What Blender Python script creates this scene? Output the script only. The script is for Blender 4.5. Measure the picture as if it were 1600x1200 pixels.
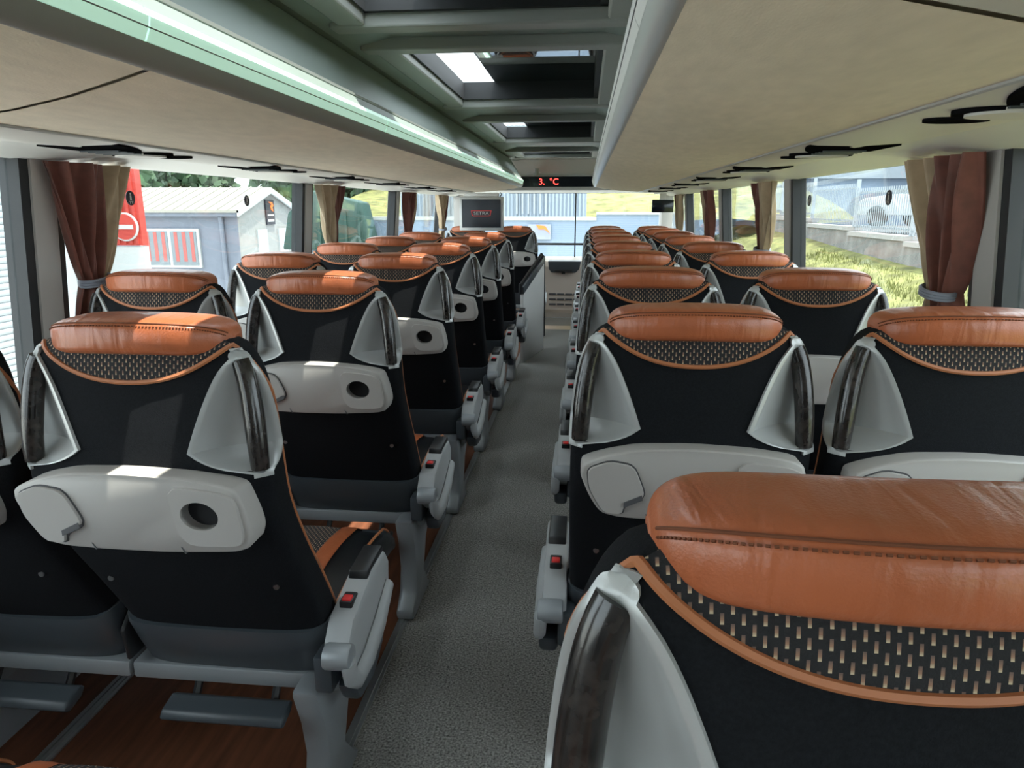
import bpy, bmesh, math, random
from mathutils import Vector
random.seed(7)
D = bpy.data
for o in list(D.objects): D.objects.remove(o)
S = bpy.context.scene
COL = S.collection
PI = math.pi

# ------------------------------------------------------------------ camera, light, exposure
cd = D.cameras.new('camera'); cam = D.objects.new('camera', cd); COL.objects.link(cam)
cam.location = (.275, 0, 1.32)
cam.rotation_euler = (math.radians(90 - 14.16), 0, math.radians(5.84))
cd.sensor_width = 36; cd.lens = 36 * 1090 / 1600; cd.clip_start = .02; cd.clip_end = 400
S.camera = cam
w = D.worlds.new('sky'); S.world = w; w.use_nodes = True
bg = w.node_tree.nodes['Background']
bg.inputs[0].default_value = (.88, .94, 1.0, 1); bg.inputs[1].default_value = 2.6
sd = D.lights.new('sun', 'SUN'); sd.energy = 6.0; sd.angle = .009; sd.color = (1, .93, .82)
sun = D.objects.new('sun', sd); COL.objects.link(sun)
sun.rotation_euler = Vector((-.235, .10, -1)).to_track_quat('-Z', 'Y').to_euler()
vs = S.view_settings
vs.view_transform = 'Standard'; vs.look = 'None'; vs.gamma = 1; vs.use_curve_mapping = False
vs.exposure = 1.1

# ------------------------------------------------------------------ materials
def newmat(name):
    m = D.materials.new(name); m.use_nodes = True
    nt = m.node_tree; return m, nt, nt.nodes['Principled BSDF']
def node(nt, t, **kw):
    n = nt.nodes.new(t)
    for k, v in kw.items(): setattr(n, k, v)
    return n
def mat(name, col, rough=.5, metal=0, var=0, vscale=20, bump=0, bscale=200, coat=0, stretch=None, emit=0, sheen=0):
    m, nt, p = newmat(name); L = nt.links
    c4 = (*col, 1)
    p.inputs['Base Color'].default_value = c4; p.inputs['Roughness'].default_value = rough
    p.inputs['Metallic'].default_value = metal; p.inputs['Coat Weight'].default_value = coat
    p.inputs['Sheen Weight'].default_value = sheen
    tc = node(nt, 'ShaderNodeTexCoord'); src = tc.outputs['Object']
    if stretch:
        mp = node(nt, 'ShaderNodeMapping'); mp.inputs['Scale'].default_value = stretch
        L.new(src, mp.inputs[0]); src = mp.outputs[0]
    if var:
        n = node(nt, 'ShaderNodeTexNoise'); n.inputs['Scale'].default_value = vscale; n.inputs['Detail'].default_value = 6
        L.new(src, n.inputs['Vector'])
        r = node(nt, 'ShaderNodeValToRGB')
        r.color_ramp.elements[0].position = .3; r.color_ramp.elements[1].position = .7
        r.color_ramp.elements[0].color = tuple(max(0, c * (1 - var)) for c in col) + (1,)
        r.color_ramp.elements[1].color = tuple(min(1, c * (1 + var)) for c in col) + (1,)
        L.new(n.outputs[0], r.inputs[0]); L.new(r.outputs[0], p.inputs['Base Color'])
    if bump:
        n = node(nt, 'ShaderNodeTexNoise'); n.inputs['Scale'].default_value = bscale; n.inputs['Detail'].default_value = 4
        L.new(src, n.inputs['Vector'])
        b = node(nt, 'ShaderNodeBump'); b.inputs['Strength'].default_value = bump; b.inputs['Distance'].default_value = .004
        L.new(n.outputs[0], b.inputs['Height']); L.new(b.outputs[0], p.inputs['Normal'])
    if emit:
        p.inputs['Emission Color'].default_value = c4; p.inputs['Emission Strength'].default_value = emit
    return m
def glassmat(name, tint, refl=1.0):
    m = D.materials.new(name); m.use_nodes = True; nt = m.node_tree; nt.nodes.clear(); L = nt.links
    o = node(nt, 'ShaderNodeOutputMaterial'); t = node(nt, 'ShaderNodeBsdfTransparent'); t.inputs[0].default_value = (*tint, 1)
    g = node(nt, 'ShaderNodeBsdfGlossy'); g.inputs['Roughness'].default_value = .01
    lw = node(nt, 'ShaderNodeLayerWeight'); pw = node(nt, 'ShaderNodeMath', operation='POWER'); pw.inputs[1].default_value = 4.0
    L.new(lw.outputs['Facing'], pw.inputs[0])
    fr = node(nt, 'ShaderNodeMath', operation='MULTIPLY_ADD'); fr.inputs[1].default_value = .55 * refl; fr.inputs[2].default_value = .035 * refl
    L.new(pw.outputs[0], fr.inputs[0])
    mx = node(nt, 'ShaderNodeMixShader'); L.new(fr.outputs[0], mx.inputs[0]); L.new(t.outputs[0], mx.inputs[1]); L.new(g.outputs[0], mx.inputs[2])
    L.new(mx.outputs[0], o.inputs[0]); return m
def dashmat(name):
    m, nt, p = newmat(name); L = nt.links
    tc = node(nt, 'ShaderNodeTexCoord'); sx = node(nt, 'ShaderNodeSeparateXYZ'); L.new(tc.outputs['Object'], sx.inputs[0])
    def M(op, a, b=None, c=None):
        n = node(nt, 'ShaderNodeMath', operation=op)
        for i, v in enumerate((a, b, c)):
            if v is None: continue
            if isinstance(v, (int, float)): n.inputs[i].default_value = v
            else: L.new(v, n.inputs[i])
        return n.outputs[0]
    yz = M('ADD', sx.outputs['Y'], sx.outputs['Z'])
    u = M('DIVIDE', M('ADD', sx.outputs['X'], 5.0), .0062)
    fl = M('FLOOR', u); par = M('MODULO', fl, 2.0)
    v = M('ADD', M('DIVIDE', M('ADD', yz, 5.0), .0155), M('MULTIPLY', par, .5))
    fu = M('FRACT', u); fv = M('FRACT', v)
    a = M('LESS_THAN', M('ABSOLUTE', M('SUBTRACT', fu, .5)), .18)
    b = M('LESS_THAN', fv, .55)
    mask = M('MULTIPLY', a, b)
    ramp = node(nt, 'ShaderNodeValToRGB'); L.new(fv, ramp.inputs[0])
    ramp.color_ramp.elements[0].color = (.52, .42, .28, 1); ramp.color_ramp.elements[0].position = .05
    ramp.color_ramp.elements[1].color = (.12, .085, .075, 1); ramp.color_ramp.elements[1].position = .55
    e = ramp.color_ramp.elements.new(.22); e.color = (.30, .17, .11, 1)
    mx = node(nt, 'ShaderNodeMix', data_type='RGBA'); L.new(mask, mx.inputs[0])
    mx.inputs[6].default_value = (.013, .013, .015, 1); L.new(ramp.outputs[0], mx.inputs[7]); L.new(mx.outputs[2], p.inputs['Base Color'])
    p.inputs['Roughness'].default_value = .9
    n = node(nt, 'ShaderNodeTexNoise'); n.inputs['Scale'].default_value = 500
    bp = node(nt, 'ShaderNodeBump'); bp.inputs['Strength'].default_value = .3; bp.inputs['Distance'].default_value = .002
    L.new(tc.outputs['Object'], n.inputs['Vector']); L.new(n.outputs[0], bp.inputs['Height']); L.new(bp.outputs[0], p.inputs['Normal'])
    return m
def leathermat(name, col):
    m = mat(name, col, .36, var=.12, vscale=9, bump=.12, bscale=420, coat=.12)
    nt = m.node_tree; p = nt.nodes['Principled BSDF']; L = nt.links
    tc = node(nt, 'ShaderNodeTexCoord'); mp = node(nt, 'ShaderNodeMapping'); mp.inputs['Scale'].default_value = (26, 7, 5)
    L.new(tc.outputs['Object'], mp.inputs[0])
    n = node(nt, 'ShaderNodeTexNoise'); n.inputs['Scale'].default_value = 1.3; n.inputs['Distortion'].default_value = .8
    L.new(mp.outputs[0], n.inputs['Vector'])
    b = node(nt, 'ShaderNodeBump'); b.inputs['Strength'].default_value = .35; b.inputs['Distance'].default_value = .012
    old = p.inputs['Normal'].links[0].from_socket
    L.new(n.outputs[0], b.inputs['Height']); L.new(old, b.inputs['Normal']); L.new(b.outputs[0], p.inputs['Normal'])
    return m
def wavemat(name, c1, c2, scale, axis='X', rough=.5, bump=.3):
    m, nt, p = newmat(name); L = nt.links
    tc = node(nt, 'ShaderNodeTexCoord'); wv = node(nt, 'ShaderNodeTexWave', bands_direction=axis); wv.inputs['Scale'].default_value = scale
    L.new(tc.outputs['Object'], wv.inputs[0]); r = node(nt, 'ShaderNodeValToRGB')
    r.color_ramp.elements[0].color = (*c1, 1); r.color_ramp.elements[1].color = (*c2, 1)
    L.new(wv.outputs[0], r.inputs[0]); L.new(r.outputs[0], p.inputs['Base Color']); p.inputs['Roughness'].default_value = rough
    b = node(nt, 'ShaderNodeBump'); b.inputs['Strength'].default_value = bump; L.new(wv.outputs[0], b.inputs['Height']); L.new(b.outputs[0], p.inputs['Normal'])
    return m
def woodmat(name):
    m = mat(name, (.17, .062, .032), .42, var=.35, vscale=3, bump=.05, bscale=60, stretch=(14, 1.2, 1)); return m
def carpetmat(name):
    m = mat(name, (.285, .275, .258), .95, var=.75, vscale=170, bump=.9, bscale=240); return m

M = {}
M['black'] = mat('black_fabric', (.008, .009, .011), .9, var=.3, vscale=300, bump=.25, bscale=700)
M['black'].node_tree.nodes['Principled BSDF'].inputs['Specular IOR Level'].default_value = .15
M['leather'] = leathermat('orange_leather', (.42, .118, .047))
M['pattern'] = dashmat('dashed_fabric')
M['piping'] = mat('orange_piping', (.42, .15, .06), .5)
M['thread'] = mat('stitch_thread', (.16, .05, .02), .8)
M['silver'] = mat('silver_plastic', (.47, .48, .475), .33, metal=.25, bump=.04, bscale=900)
M['burl'] = mat('dark_burl', (.022, .018, .016), .22, var=.8, vscale=60, coat=.25)
M['tray'] = mat('tray_plastic', (.43, .41, .39), .5, bump=.05, bscale=900)
M['groove'] = mat('groove_dark', (.08, .08, .085), .6)
M['matte'] = mat('matte_black', (.008, .008, .009), 1.0); M['matte'].node_tree.nodes['Principled BSDF'].inputs['Specular IOR Level'].default_value = 0
M['hole'] = mat('cup_black', (.006, .006, .008), .5)
M['shell'] = mat('dark_shell_plastic', (.05, .06, .07), .38, bump=.04, bscale=700)
M['metal'] = mat('grey_cast_metal', (.30, .32, .335), .42, metal=.3, bump=.04, bscale=300)
M['console'] = mat('grey_console_plastic', (.36, .37, .375), .42)
M['red'] = mat('red_button', (.75, .03, .03), .35)
M['blackp'] = mat('black_plastic', (.015, .016, .018), .35)
M['blackl'] = mat('black_leather', (.014, .016, .018), .33, bump=.12, bscale=400)
M['screw'] = mat('screw_steel', (.4, .4, .4), .3, metal=1)
M['beige'] = mat('beige_headliner', (.76, .67, .55), .9, var=.06, vscale=40, bump=.12, bscale=350, stretch=(1, .3, 1))
M['lipgrey'] = mat('grey_rack_trim', (.27, .265, .26), .5)
M['white'] = mat('white_plastic', (.66, .66, .65), .45)
M['greyw'] = mat('pale_grey_plastic', (.60, .58, .555), .5)
M['strip'] = mat('mint_diffuser_glow', (.62, .95, .80), .4, emit=.2)  # mint diffuser; faint glow added in place of daylight caught on it
M['green'] = mat('grey_green_panel', (.27, .32, .30), .5)
M['hatchframe'] = mat('hatch_frame_grey', (.36, .37, .35), .5)
M['hatchglass'] = mat('dark_hatch_glass', (.004, .012, .014), .02, coat=.5)
M['seal'] = mat('black_rubber', (.02, .022, .025), .6)
M['carpet'] = carpetmat('grey_carpet')
M['wood'] = woodmat('wood_floor')
M['alu'] = mat('aluminium', (.55, .57, .58), .35, metal=.8)
M['wallp'] = mat('wall_panel_grey', (.30, .32, .34), .6, bump=.05, bscale=400)
M['pillar'] = mat('pillar_grey', (.50, .48, .46), .6)
M['glass'] = glassmat('window_glass', (.86, .90, .90))
M['clear'] = glassmat('hatch_clear_glass', (.92, .95, .95))
M['rust'] = mat('rust_curtain', (.17, .052, .035), .6, var=.2, vscale=30, sheen=.3)
M['cream'] = mat('cream_curtain', (.50, .38, .25), .75, var=.1, vscale=30, sheen=.2)
M['tie'] = mat('grey_band', (.26, .28, .34), .6)
M['screen'] = mat('screen_black', (.004, .008, .014), .15)
M['led'] = mat('led_red', (1, .05, .04), .5, emit=2.5)
M['dash'] = mat('beige_dash', (.60, .52, .45), .6)
# outside
M['grass'] = mat('grass', (.165, .165, .055), .95, var=.5, vscale=2.6, bump=1, bscale=14)
M['blade'] = mat('grass_blades', (.18, .19, .06), .9, var=.4, vscale=2)
M['asphalt'] = mat('asphalt', (.13, .13, .135), .9, var=.15, vscale=3)
M['yard'] = mat('bounce_yard', (.52, .51, .48), .9, var=.12, vscale=2)  # yard colour raised so daylight bounces up under the racks
M['concrete'] = mat('concrete', (.22, .21, .20), .9, var=.25, vscale=5)
M['capstone'] = mat('capstone', (.36, .345, .33), .8)
M['fence'] = mat('white_fence', (.33, .36, .385), .5)
M['shedwall'] = mat('shed_grey_wall', (.16, .18, .22), .9, var=.06, vscale=6)
M['gable'] = mat('gable_plaster', (.29, .29, .275), .9, var=.06, vscale=6)
M['roof'] = mat('white_roof_metal', (.26, .25, .215), .5)
M['bwhite'] = mat('white_paint', (.40, .42, .42), .6)
M['pane'] = mat('dark_pane', (.15, .18, .20), .1)
M['redp'] = mat('red_panel', (.36, .035, .025), .5)
M['orange'] = mat('orange_print', (.95, .18, .03), .5)
M['signblack'] = mat('sign_black', (.02, .02, .03), .5)
M['slat'] = mat('shutter_white', (.33, .36, .385), .5)
M['bluewall'] = wavemat('pale_blue_wall', (.19, .25, .34), (.22, .28, .37), 6, 'Z', .6, .1)
M['corr'] = mat('corrugated_white', (.27, .31, .35), .5)
M['leaf'] = mat('tree_leaves', (.028, .065, .024), .7, var=.6, vscale=1.5)
M['leaf2'] = mat('light_tree_leaves', (.10, .16, .04), .7, var=.5, vscale=1.5)
M['bark'] = mat('bark', (.12, .09, .07), .9, var=.3, vscale=8)
M['tarp'] = mat('dark_green_skip', (.02, .06, .05), .6)
M['carw'] = mat('white_car_paint', (.62, .64, .66), .25, coat=.5)
M['carb'] = mat('blue_car_paint', (.12, .25, .45), .25, coat=.5)
M['carg'] = mat('silver_car_paint', (.45, .48, .52), .25, metal=.5)
M['tyre'] = mat('tyre', (.015, .015, .016), .8)
M['redcurt'] = mat('red_striped_curtain', (.36, .10, .09), .8)

# ------------------------------------------------------------------ mesh helpers
class MB:
    def __init__(s): s.v = []; s.f = []; s.m = []
    def add(s, vs, fs, mi=0):
        o = len(s.v); s.v += [tuple(v) for v in vs]; s.f += [tuple(i + o for i in f) for f in fs]; s.m += [mi] * len(fs)
    def box(s, x0, x1, y0, y1, z0, z1, mi=0):
        s.add([(x, y, z) for z in (z0, z1) for y in (y0, y1) for x in (x0, x1)],
              [(0, 2, 3, 1), (4, 5, 7, 6), (0, 1, 5, 4), (2, 6, 7, 3), (0, 4, 6, 2), (1, 3, 7, 5)], mi)
    def grid(s, rows, closed=False, mi=0, caps=False):
        n = len(rows[0]); vs = [p for r in rows for p in r]; fs = []
        for i in range(len(rows) - 1):
            for j in range(n if closed else n - 1):
                k = (j + 1) % n; fs.append((i * n + j, i * n + k, (i + 1) * n + k, (i + 1) * n + j))
        if caps: fs.append(tuple(range(n - 1, -1, -1))); fs.append(tuple((len(rows) - 1) * n + j for j in range(n)))
        s.add(vs, fs, mi)
    def tube(s, pts, r, n=8, mi=0, flat=1.0, closed=False):
        pts = [Vector(p) for p in pts]; rows = []; N = len(pts); prev = None
        for i, p in enumerate(pts):
            a = pts[(i - 1) % N] if (closed or i > 0) else p; b = pts[(i + 1) % N] if (closed or i < N - 1) else p
            t = (b - a).normalized()
            up = prev if prev else (Vector((0, 0, 1)) if abs(t.z) < .9 else Vector((0, 1, 0)))
            u = (up - t * up.dot(t)).normalized(); v = t.cross(u); prev = u
            rr = r[i] if isinstance(r, (list, tuple)) else r
            rows.append([p + u * math.cos(k * 2 * PI / n) * rr + v * math.sin(k * 2 * PI / n) * rr * flat for k in range(n)])
        if closed: rows.append(rows[0])
        s.grid(rows, True, mi, caps=not closed)
    def prism(s, outline, axis, a, b, mi=0):
        n = len(outline)
        def P(u, v, t): return {'x': (t, u, v), 'y': (u, t, v), 'z': (u, v, t)}[axis]
        s.add([P(u, v, a) for u, v in outline] + [P(u, v, b) for u, v in outline],
              [tuple(range(n)), tuple(range(2 * n - 1, n - 1, -1))] + [(i, i + n, (i + 1) % n + n, (i + 1) % n) for i in range(n)], mi)
    def cyl(s, c, axis, r, h, n=24, mi=0, sx=1, sy=1):
        o = [(math.cos(k * 2 * PI / n) * r * sx, math.sin(k * 2 * PI / n) * r * sy) for k in range(n)]
        i = 'xyz'.index(axis); oth = [k for k in range(3) if k != i]
        s.prism([(c[oth[0]] + p, c[oth[1]] + q) for p, q in o], axis, c[i] - h / 2, c[i] + h / 2, mi)
    def build(s, name, mats, parent=None, smooth=40, bevel=0, bseg=2):
        me = D.meshes.new(name); me.from_pydata(s.v, [], s.f)
        if not isinstance(mats, (list, tuple)): mats = [mats]
        for m in mats: me.materials.append(M[m] if isinstance(m, str) else m)
        me.polygons.foreach_set('material_index', s.m)
        bm = bmesh.new(); bm.from_mesh(me); bmesh.ops.recalc_face_normals(bm, faces=bm.faces)
        if bevel:
            es = [e for e in bm.edges if len(e.link_faces) == 2 and e.calc_face_angle(0) > math.radians(32)]
            bmesh.ops.bevel(bm, geom=es, offset=bevel, segments=bseg, profile=.5, affect='EDGES', clamp_overlap=True)
        bm.to_mesh(me); bm.free()
        if smooth:
            me.polygons.foreach_set('use_smooth', [True] * len(me.polygons)); me.set_sharp_from_angle(angle=math.radians(smooth))
        o = D.objects.new(name, me); COL.objects.link(o)
        if parent: o.parent = parent
        return o
def tag(o, label, cat, group=None):
    o['label'] = label; o['category'] = cat
    if group: o['group'] = group
    return o
def struct(o, label=None):
    o['kind'] = 'structure'
    if label: o['label'] = label
    return o
def thing(name, label, cat, loc=(0, 0, 0), group=None, rz=0):
    o = D.objects.new(name, None); COL.objects.link(o); o.location = loc; o.rotation_euler.z = rz
    o.empty_display_size = .05
    return tag(o, label, cat, group)
def copy_tree(o, parent=None):
    c = o.copy(); COL.objects.link(c); c.parent = parent
    for ch in list(o.children): copy_tree(ch, c)
    return c
def cut(o, cutter_mb):
    """boolean-subtract and bake"""
    c = cutter_mb.build('cutter', 'hole', None, 0)
    md = o.modifiers.new('b', 'BOOLEAN'); md.object = c; md.operation = 'DIFFERENCE'; md.solver = 'EXACT'
    dg = bpy.context.evaluated_depsgraph_get(); dg.update()
    me = D.meshes.new_from_object(o.evaluated_get(dg)); o.modifiers.clear(); o.data = me
    D.objects.remove(c)
def text(name, s, size, matname, parent, loc, rot, extrude=.0008, sx=1):
    cu = D.curves.new(name, 'FONT'); cu.body = s; cu.size = size; cu.align_x = 'CENTER'; cu.align_y = 'CENTER'; cu.extrude = extrude
    t = D.objects.new(name, cu); COL.objects.link(t)
    dg = bpy.context.evaluated_depsgraph_get(); dg.update()
    me = D.meshes.new_from_object(t.evaluated_get(dg)); D.objects.remove(t)
    me.materials.clear(); me.materials.append(M[matname])
    o = D.objects.new(name, me); COL.objects.link(o); o.parent = parent; o.location = loc; o.rotation_euler = rot; o.scale.x = sx
    return o
def lerp(tab, z):
    if z <= tab[0][0]: return tab[0][1]
    for (a, va), (b, vb) in zip(tab, tab[1:]):
        if z <= b:
            t = (z - a) / (b - a); return va + (vb - va) * t
    return tab[-1][1]
def smooth_tab(tab):
    """Catmull-Rom style smooth interpolation"""
    def f(z):
        n = len(tab)
        if z <= tab[0][0]: return tab[0][1]
        if z >= tab[-1][0]: return tab[-1][1]
        for i in range(n - 1):
            if z <= tab[i + 1][0]:
                x0, y0 = tab[i]; x1, y1 = tab[i + 1]
                m0 = (tab[i + 1][1] - tab[i - 1][1]) / (tab[i + 1][0] - tab[i - 1][0]) if i > 0 else (y1 - y0) / (x1 - x0)
                m1 = (tab[i + 2][1] - tab[i][1]) / (tab[i + 2][0] - tab[i][0]) if i + 2 < n else (y1 - y0) / (x1 - x0)
                h = x1 - x0; t = (z - x0) / h
                return (2*t**3-3*t**2+1)*y0 + (t**3-2*t**2+t)*h*m0 + (-2*t**3+3*t**2)*y1 + (t**3-t**2)*h*m1
    return f

# ------------------------------------------------------------------ the coach shell (bus forward = +Y)
Y0, Y1 = -2.6, 8.6
WT, WB = 1.45, .70            # window top / sill heights
def wx(z): return 1.2 + (1.45 - z) * .09     # wall leans in towards the roof

b = MB(); b.box(-.275, .29, Y0, 7.75, -.05, 0); struct(b.build('floor', 'carpet', smooth=0), 'grey flecked carpet of the aisle')
b = MB(); b.box(-1.27, -.305, Y0, 8.3, -.05, 0); b.box(.32, 1.27, Y0, 8.3, -.05, 0); struct(b.build('floor_wood', 'wood', smooth=0), 'reddish wood floor under the seats')
for i, (x0, x1) in enumerate(((-.305, -.275), (.29, .32))):
    b = MB(); b.box(x0, x1, Y0, 7.75, -.05, .006); b.box(x0 + .009, x1 - .009, Y0, 7.75, .006, .010)
    struct(b.build('trim_%d' % (i + 1), 'alu', smooth=0), 'aluminium seat rail edging the aisle carpet')
for i, x in enumerate((-1.02, 1.02)):
    b = MB(); b.box(x - .02, x + .02, Y0, 7.6, 0, .006); b.box(x - .012, x - .004, Y0, 7.6, .006, .011); b.box(x + .004, x + .012, Y0, 7.6, .006, .011)
    struct(b.build('trim_%d' % (i + 3), 'alu', smooth=0), 'aluminium floor track below the window seats')
b = MB(); b.box(-1.27, 1.27, 7.75, 8.3, -.42, -.36); struct(b.build('floor_front', 'carpet', smooth=0))
b = MB(); b.box(-.305, .32, 7.70, 7.75, -.40, -.05); struct(b.build('trim_5', 'alu', smooth=0))

PIL = {-1: [-.15, 1.80, 3.70, 5.55, 7.35], 1: [-.05, 1.74, 3.42, 5.10, 6.85]}
wn = 0
for s, side in ((-1, 'left'), (1, 'right')):
    b = MB()
    prof = [(wx(0), 0), (wx(WB), WB), (wx(WB) + .07, WB), (wx(0) + .07, 0)]
    b.prism([(s * x, z) for x, z in prof], 'y', Y0, Y1)
    prof = [(1.2, WT), (1.17, 1.86), (1.27, 1.86), (1.27, WT)]
    b.prism([(s * x, z) for x, z in prof], 'y', Y0, Y1)
    wall = struct(b.build('wall_' + side, 'wallp', smooth=0), 'grey side wall below the coach windows')
    b = MB()   # heater duct along wall base + sill ledge
    b.prism([(s * x, z) for x, z in ((wx(.0), 0), (1.16, 0), (1.16, .16), (1.19, .19), (wx(.19), .19))], 'y', Y0, 7.4)
    b.prism([(s * x, z) for x, z in ((wx(WB), WB), (1.21, WB - .015), (1.21, WB - .06), (wx(.62), .62))], 'y', Y0, 7.9)
    struct(b.build('baseboard_' + side, 'wallp', smooth=0))
    # pillars with rubber seals, window panes
    ys = PIL[s]
    for k, y in enumerate(ys):
        b = MB()
        def slab(o0, o1, y0, y1, mi):
            vs = []
            for z in (WB, WT):
                for yy in (y0, y1):
                    for o_ in (o0, o1): vs.append((s * (wx(z) + o_), yy, z))
            b.add(vs, [(0, 2, 3, 1), (4, 5, 7, 6), (0, 1, 5, 4), (2, 6, 7, 3), (0, 4, 6, 2), (1, 3, 7, 5)], mi)
        slab(-.005, .07, y, y + .085, 0); slab(.002, .06, y - .032, y, 1); slab(.002, .06, y + .085, y + .115, 1)
        struct(b.build('trim_%d' % (10 + wn + k), ['pillar', 'seal'], smooth=0), 'pale pillar with black rubber seal between coach windows')
    ends = [Y0] + [y for y in ys] + [Y1 - .2]
    for k in range(len(ends) - 1):
        y0 = ends[k] + (.115 if k else 0); y1 = ends[k + 1] - .032
        wn += 1
        b = MB(); vs = []
        for z in (WB, WT):
            for yy in (y0, y1):
                for o_ in (.035, .041): vs.append((s * (wx(z) + o_), yy, z))
        b.add(vs, [(0, 2, 3, 1), (4, 5, 7, 6), (0, 1, 5, 4), (2, 6, 7, 3), (0, 4, 6, 2), (1, 3, 7, 5)])
        wo = struct(b.build('window_%d' % wn, 'glass', smooth=0), 'tinted side window of the coach')
        # oval seat-belt stickers on the panes
        spots = {(-1, 2): (2.27, 3.10), (1, 2): (2.42, 3.24)}.get((s, k), ())
        for yy in spots:
            bb = MB(); bb.cyl((s * (wx(1.35) + .030), yy, 1.352), 'x', .024, .002, 28)
            st = bb.build('sticker', 'signblack', wo, smooth=0)
            bb = MB(); xx = s * (wx(1.35) + .0285)
            bb.cyl((xx, yy, 1.366), 'x', .0035, .001, 12); bb.prism([(yy - .005, 1.345), (yy + .004, 1.345), (yy + .003, 1.361), (yy - .003, 1.361)], 'x', xx - .0005, xx + .0005)
            bb.prism([(yy - .011, 1.341), (yy + .011, 1.341), (yy + .011, 1.3425), (yy - .011, 1.3425)], 'x', xx - .0005, xx + .0005)
            bb.prism([(yy - .007, 1.334), (yy - .005, 1.334), (yy - .003, 1.340), (yy - .005, 1.340)], 'x', xx - .0005, xx + .0005)
            bb.prism([(yy + .005, 1.334), (yy + .007, 1.334), (yy + .006, 1.340), (yy + .004, 1.340)], 'x', xx - .0005, xx + .0005)
            bb.build('seat_belt_symbol', 'greyw', st, smooth=0)

# ceiling: strips and cross bars around the roof hatches
HX0, HX1, CZ = -.32, .32, 1.82
HAT = [(-1.6, .35), (.75, 1.98), (2.32, 3.52), (4.15, 5.40), (6.3, 7.0)]
b = MB()
for s in (-1, 1):
    b.prism([(s * .32, CZ), (s * .45, CZ - .03), (s * .47, CZ + .06), (s * .32, CZ + .08)], 'y', Y0, 7.5)
    b.prism([(s * .45, CZ - .03), (s * .56, CZ - .02), (s * 1.18, 1.84), (s * 1.2, 1.9), (s * .45, CZ + .08)], 'y', Y0, 7.5)
yy = Y0
for (a, c) in HAT + [(7.5, 7.5)]:
    b.box(HX0, HX1, yy, a, CZ, CZ + .08); yy = c
ceil = struct(b.build('ceiling', 'green', smooth=0), 'grey-green coach ceiling around the roof hatches')
b = MB()
for (a, c) in HAT:       # raised rails either side of the cross bars
    for y in (a - .07, c):
        b.box(HX0 - .1, HX1 + .1, y, y + .07, CZ - .035, CZ + .002)
    b.box(HX0 - .075, HX0, a, c, CZ - .030, CZ + .002); b.box(HX1, HX1 + .075, a, c, CZ - .030, CZ + .002)
struct(b.build('trim_30', 'hatchframe', smooth=0, bevel=.006), 'grey frames around the roof hatches')
for i, (a, c) in enumerate(HAT):
    b = MB(); b.box(-.165, HX1, a, c, CZ + .075, CZ + .085)
    h = struct(b.build('window_%d' % (30 + i), 'hatchglass', smooth=0), 'dark mirror-like glass roof hatch')
    b = MB(); b.box(HX0, -.165, a, c, CZ + .076, CZ + .082); b.build('added_sun_pane', 'clear', h, smooth=0)  # clear strip added beside the dark glass to let sun onto the headrests
    b = MB()
    b.box(HX0, HX1, a, a + .02, CZ, CZ + .075); b.box(HX0, HX1, c - .02, c, CZ, CZ + .075); b.box(HX0, HX0 + .008, a, c, CZ, CZ + .075); b.box(HX1 - .02, HX1, a, c, CZ, CZ + .075)
    b.build('hatch_seal', 'seal', h, smooth=0)
b = MB(); b.box(-1.27, 1.27, Y0 - .05, Y0, -.05, 1.95); struct(b.build('wall_back', 'wallp', smooth=0))

# front: header, windscreen, dash
b = MB()
b.box(-1.2, 1.2, 7.5, 8.45, 1.80, 1.90)
b.prism([(7.5, 1.80), (7.62, 1.66), (7.62, 1.635), (7.66, 1.635), (7.7, 1.8)], 'x', -.75, .75)
b.prism([(7.62, 1.535), (7.62, 1.50), (8.0, 1.48), (8.5, 1.50), (8.5, 1.80), (7.66, 1.80), (7.66, 1.535)], 'x', -1.2, 1.2)
hd = struct(b.build('wall_front', 'white', smooth=0), 'pale header panel above the windscreen')
b = MB(); b.box(-.62, .62, 7.60, 7.66, 1.535, 1.638); dp = b.build('display_panel', 'screen', hd, smooth=0)
text('led_digits', '3.', .09, 'led', dp, (-.19, 7.597, 1.585), (PI / 2, 0, 0)); text('led_unit', '°C', .09, 'led', dp, (-.06, 7.597, 1.585), (PI / 2, 0, 0))
b = MB(); b.cyl((-.235, 7.52, 1.69), 'z', .022, .05, 16); b.cyl((-.235, 7.52, 1.655), 'z', .035, .025, 16); b.build('camera_dome', 'silver', hd)
b = MB(); b.box(-1.2, 1.2, 8.50, 8.508, .74, 1.52); ws = struct(b.build('window_40', 'glass', smooth=0), 'large windscreen at the front')
b = MB(); b.tube([(.16, 8.45, 1.5), (.16, 8.46, .75)], .008); b.tube([(-1.1, 8.46, .905), (1.1, 8.46, .905)], .014); b.tube([(-.62, 8.45, 1.49), (.7, 8.45, 1.49)], .006); b.build('wiper_and_blind_rods', 'seal', ws)
for s in (-1, 1):
    b = MB(); b.box(s * 1.2 - .06, s * 1.2 + .06, 8.3, 8.6, .6, 1.9); struct(b.build('trim_%d' % (41 + (s > 0)), 'pillar', smooth=0))
t = thing('dashboard', 'beige dashboard with vent slots and dark top tray below the windscreen', 'dashboard', (0, 8.2, -.36))
def part(bm, name, m, p, **k):     # part given in world coordinates under an Empty
    o = bm.build(name, m, p, **k); L = p.location
    o.data.transform(__import__('mathutils').Matrix.Translation(-L)); return o
b = MB(); b.prism([(8.2, -.35), (8.2, .12), (8.17, .16), (8.17, .66), (8.22, .72), (8.5, .76), (8.5, -.35)], 'x', -1.15, 1.15); part(b, 'body', 'dash', t, bevel=.008)
for r in range(3):
    for c in range(4):
        b = MB(); x = -.125 + c * .095; b.box(x, x + .08, 8.160, 8.172, .215 + r * .06, .235 + r * .06); part(b, 'vent_slot', 'groove', t, smooth=0)
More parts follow.
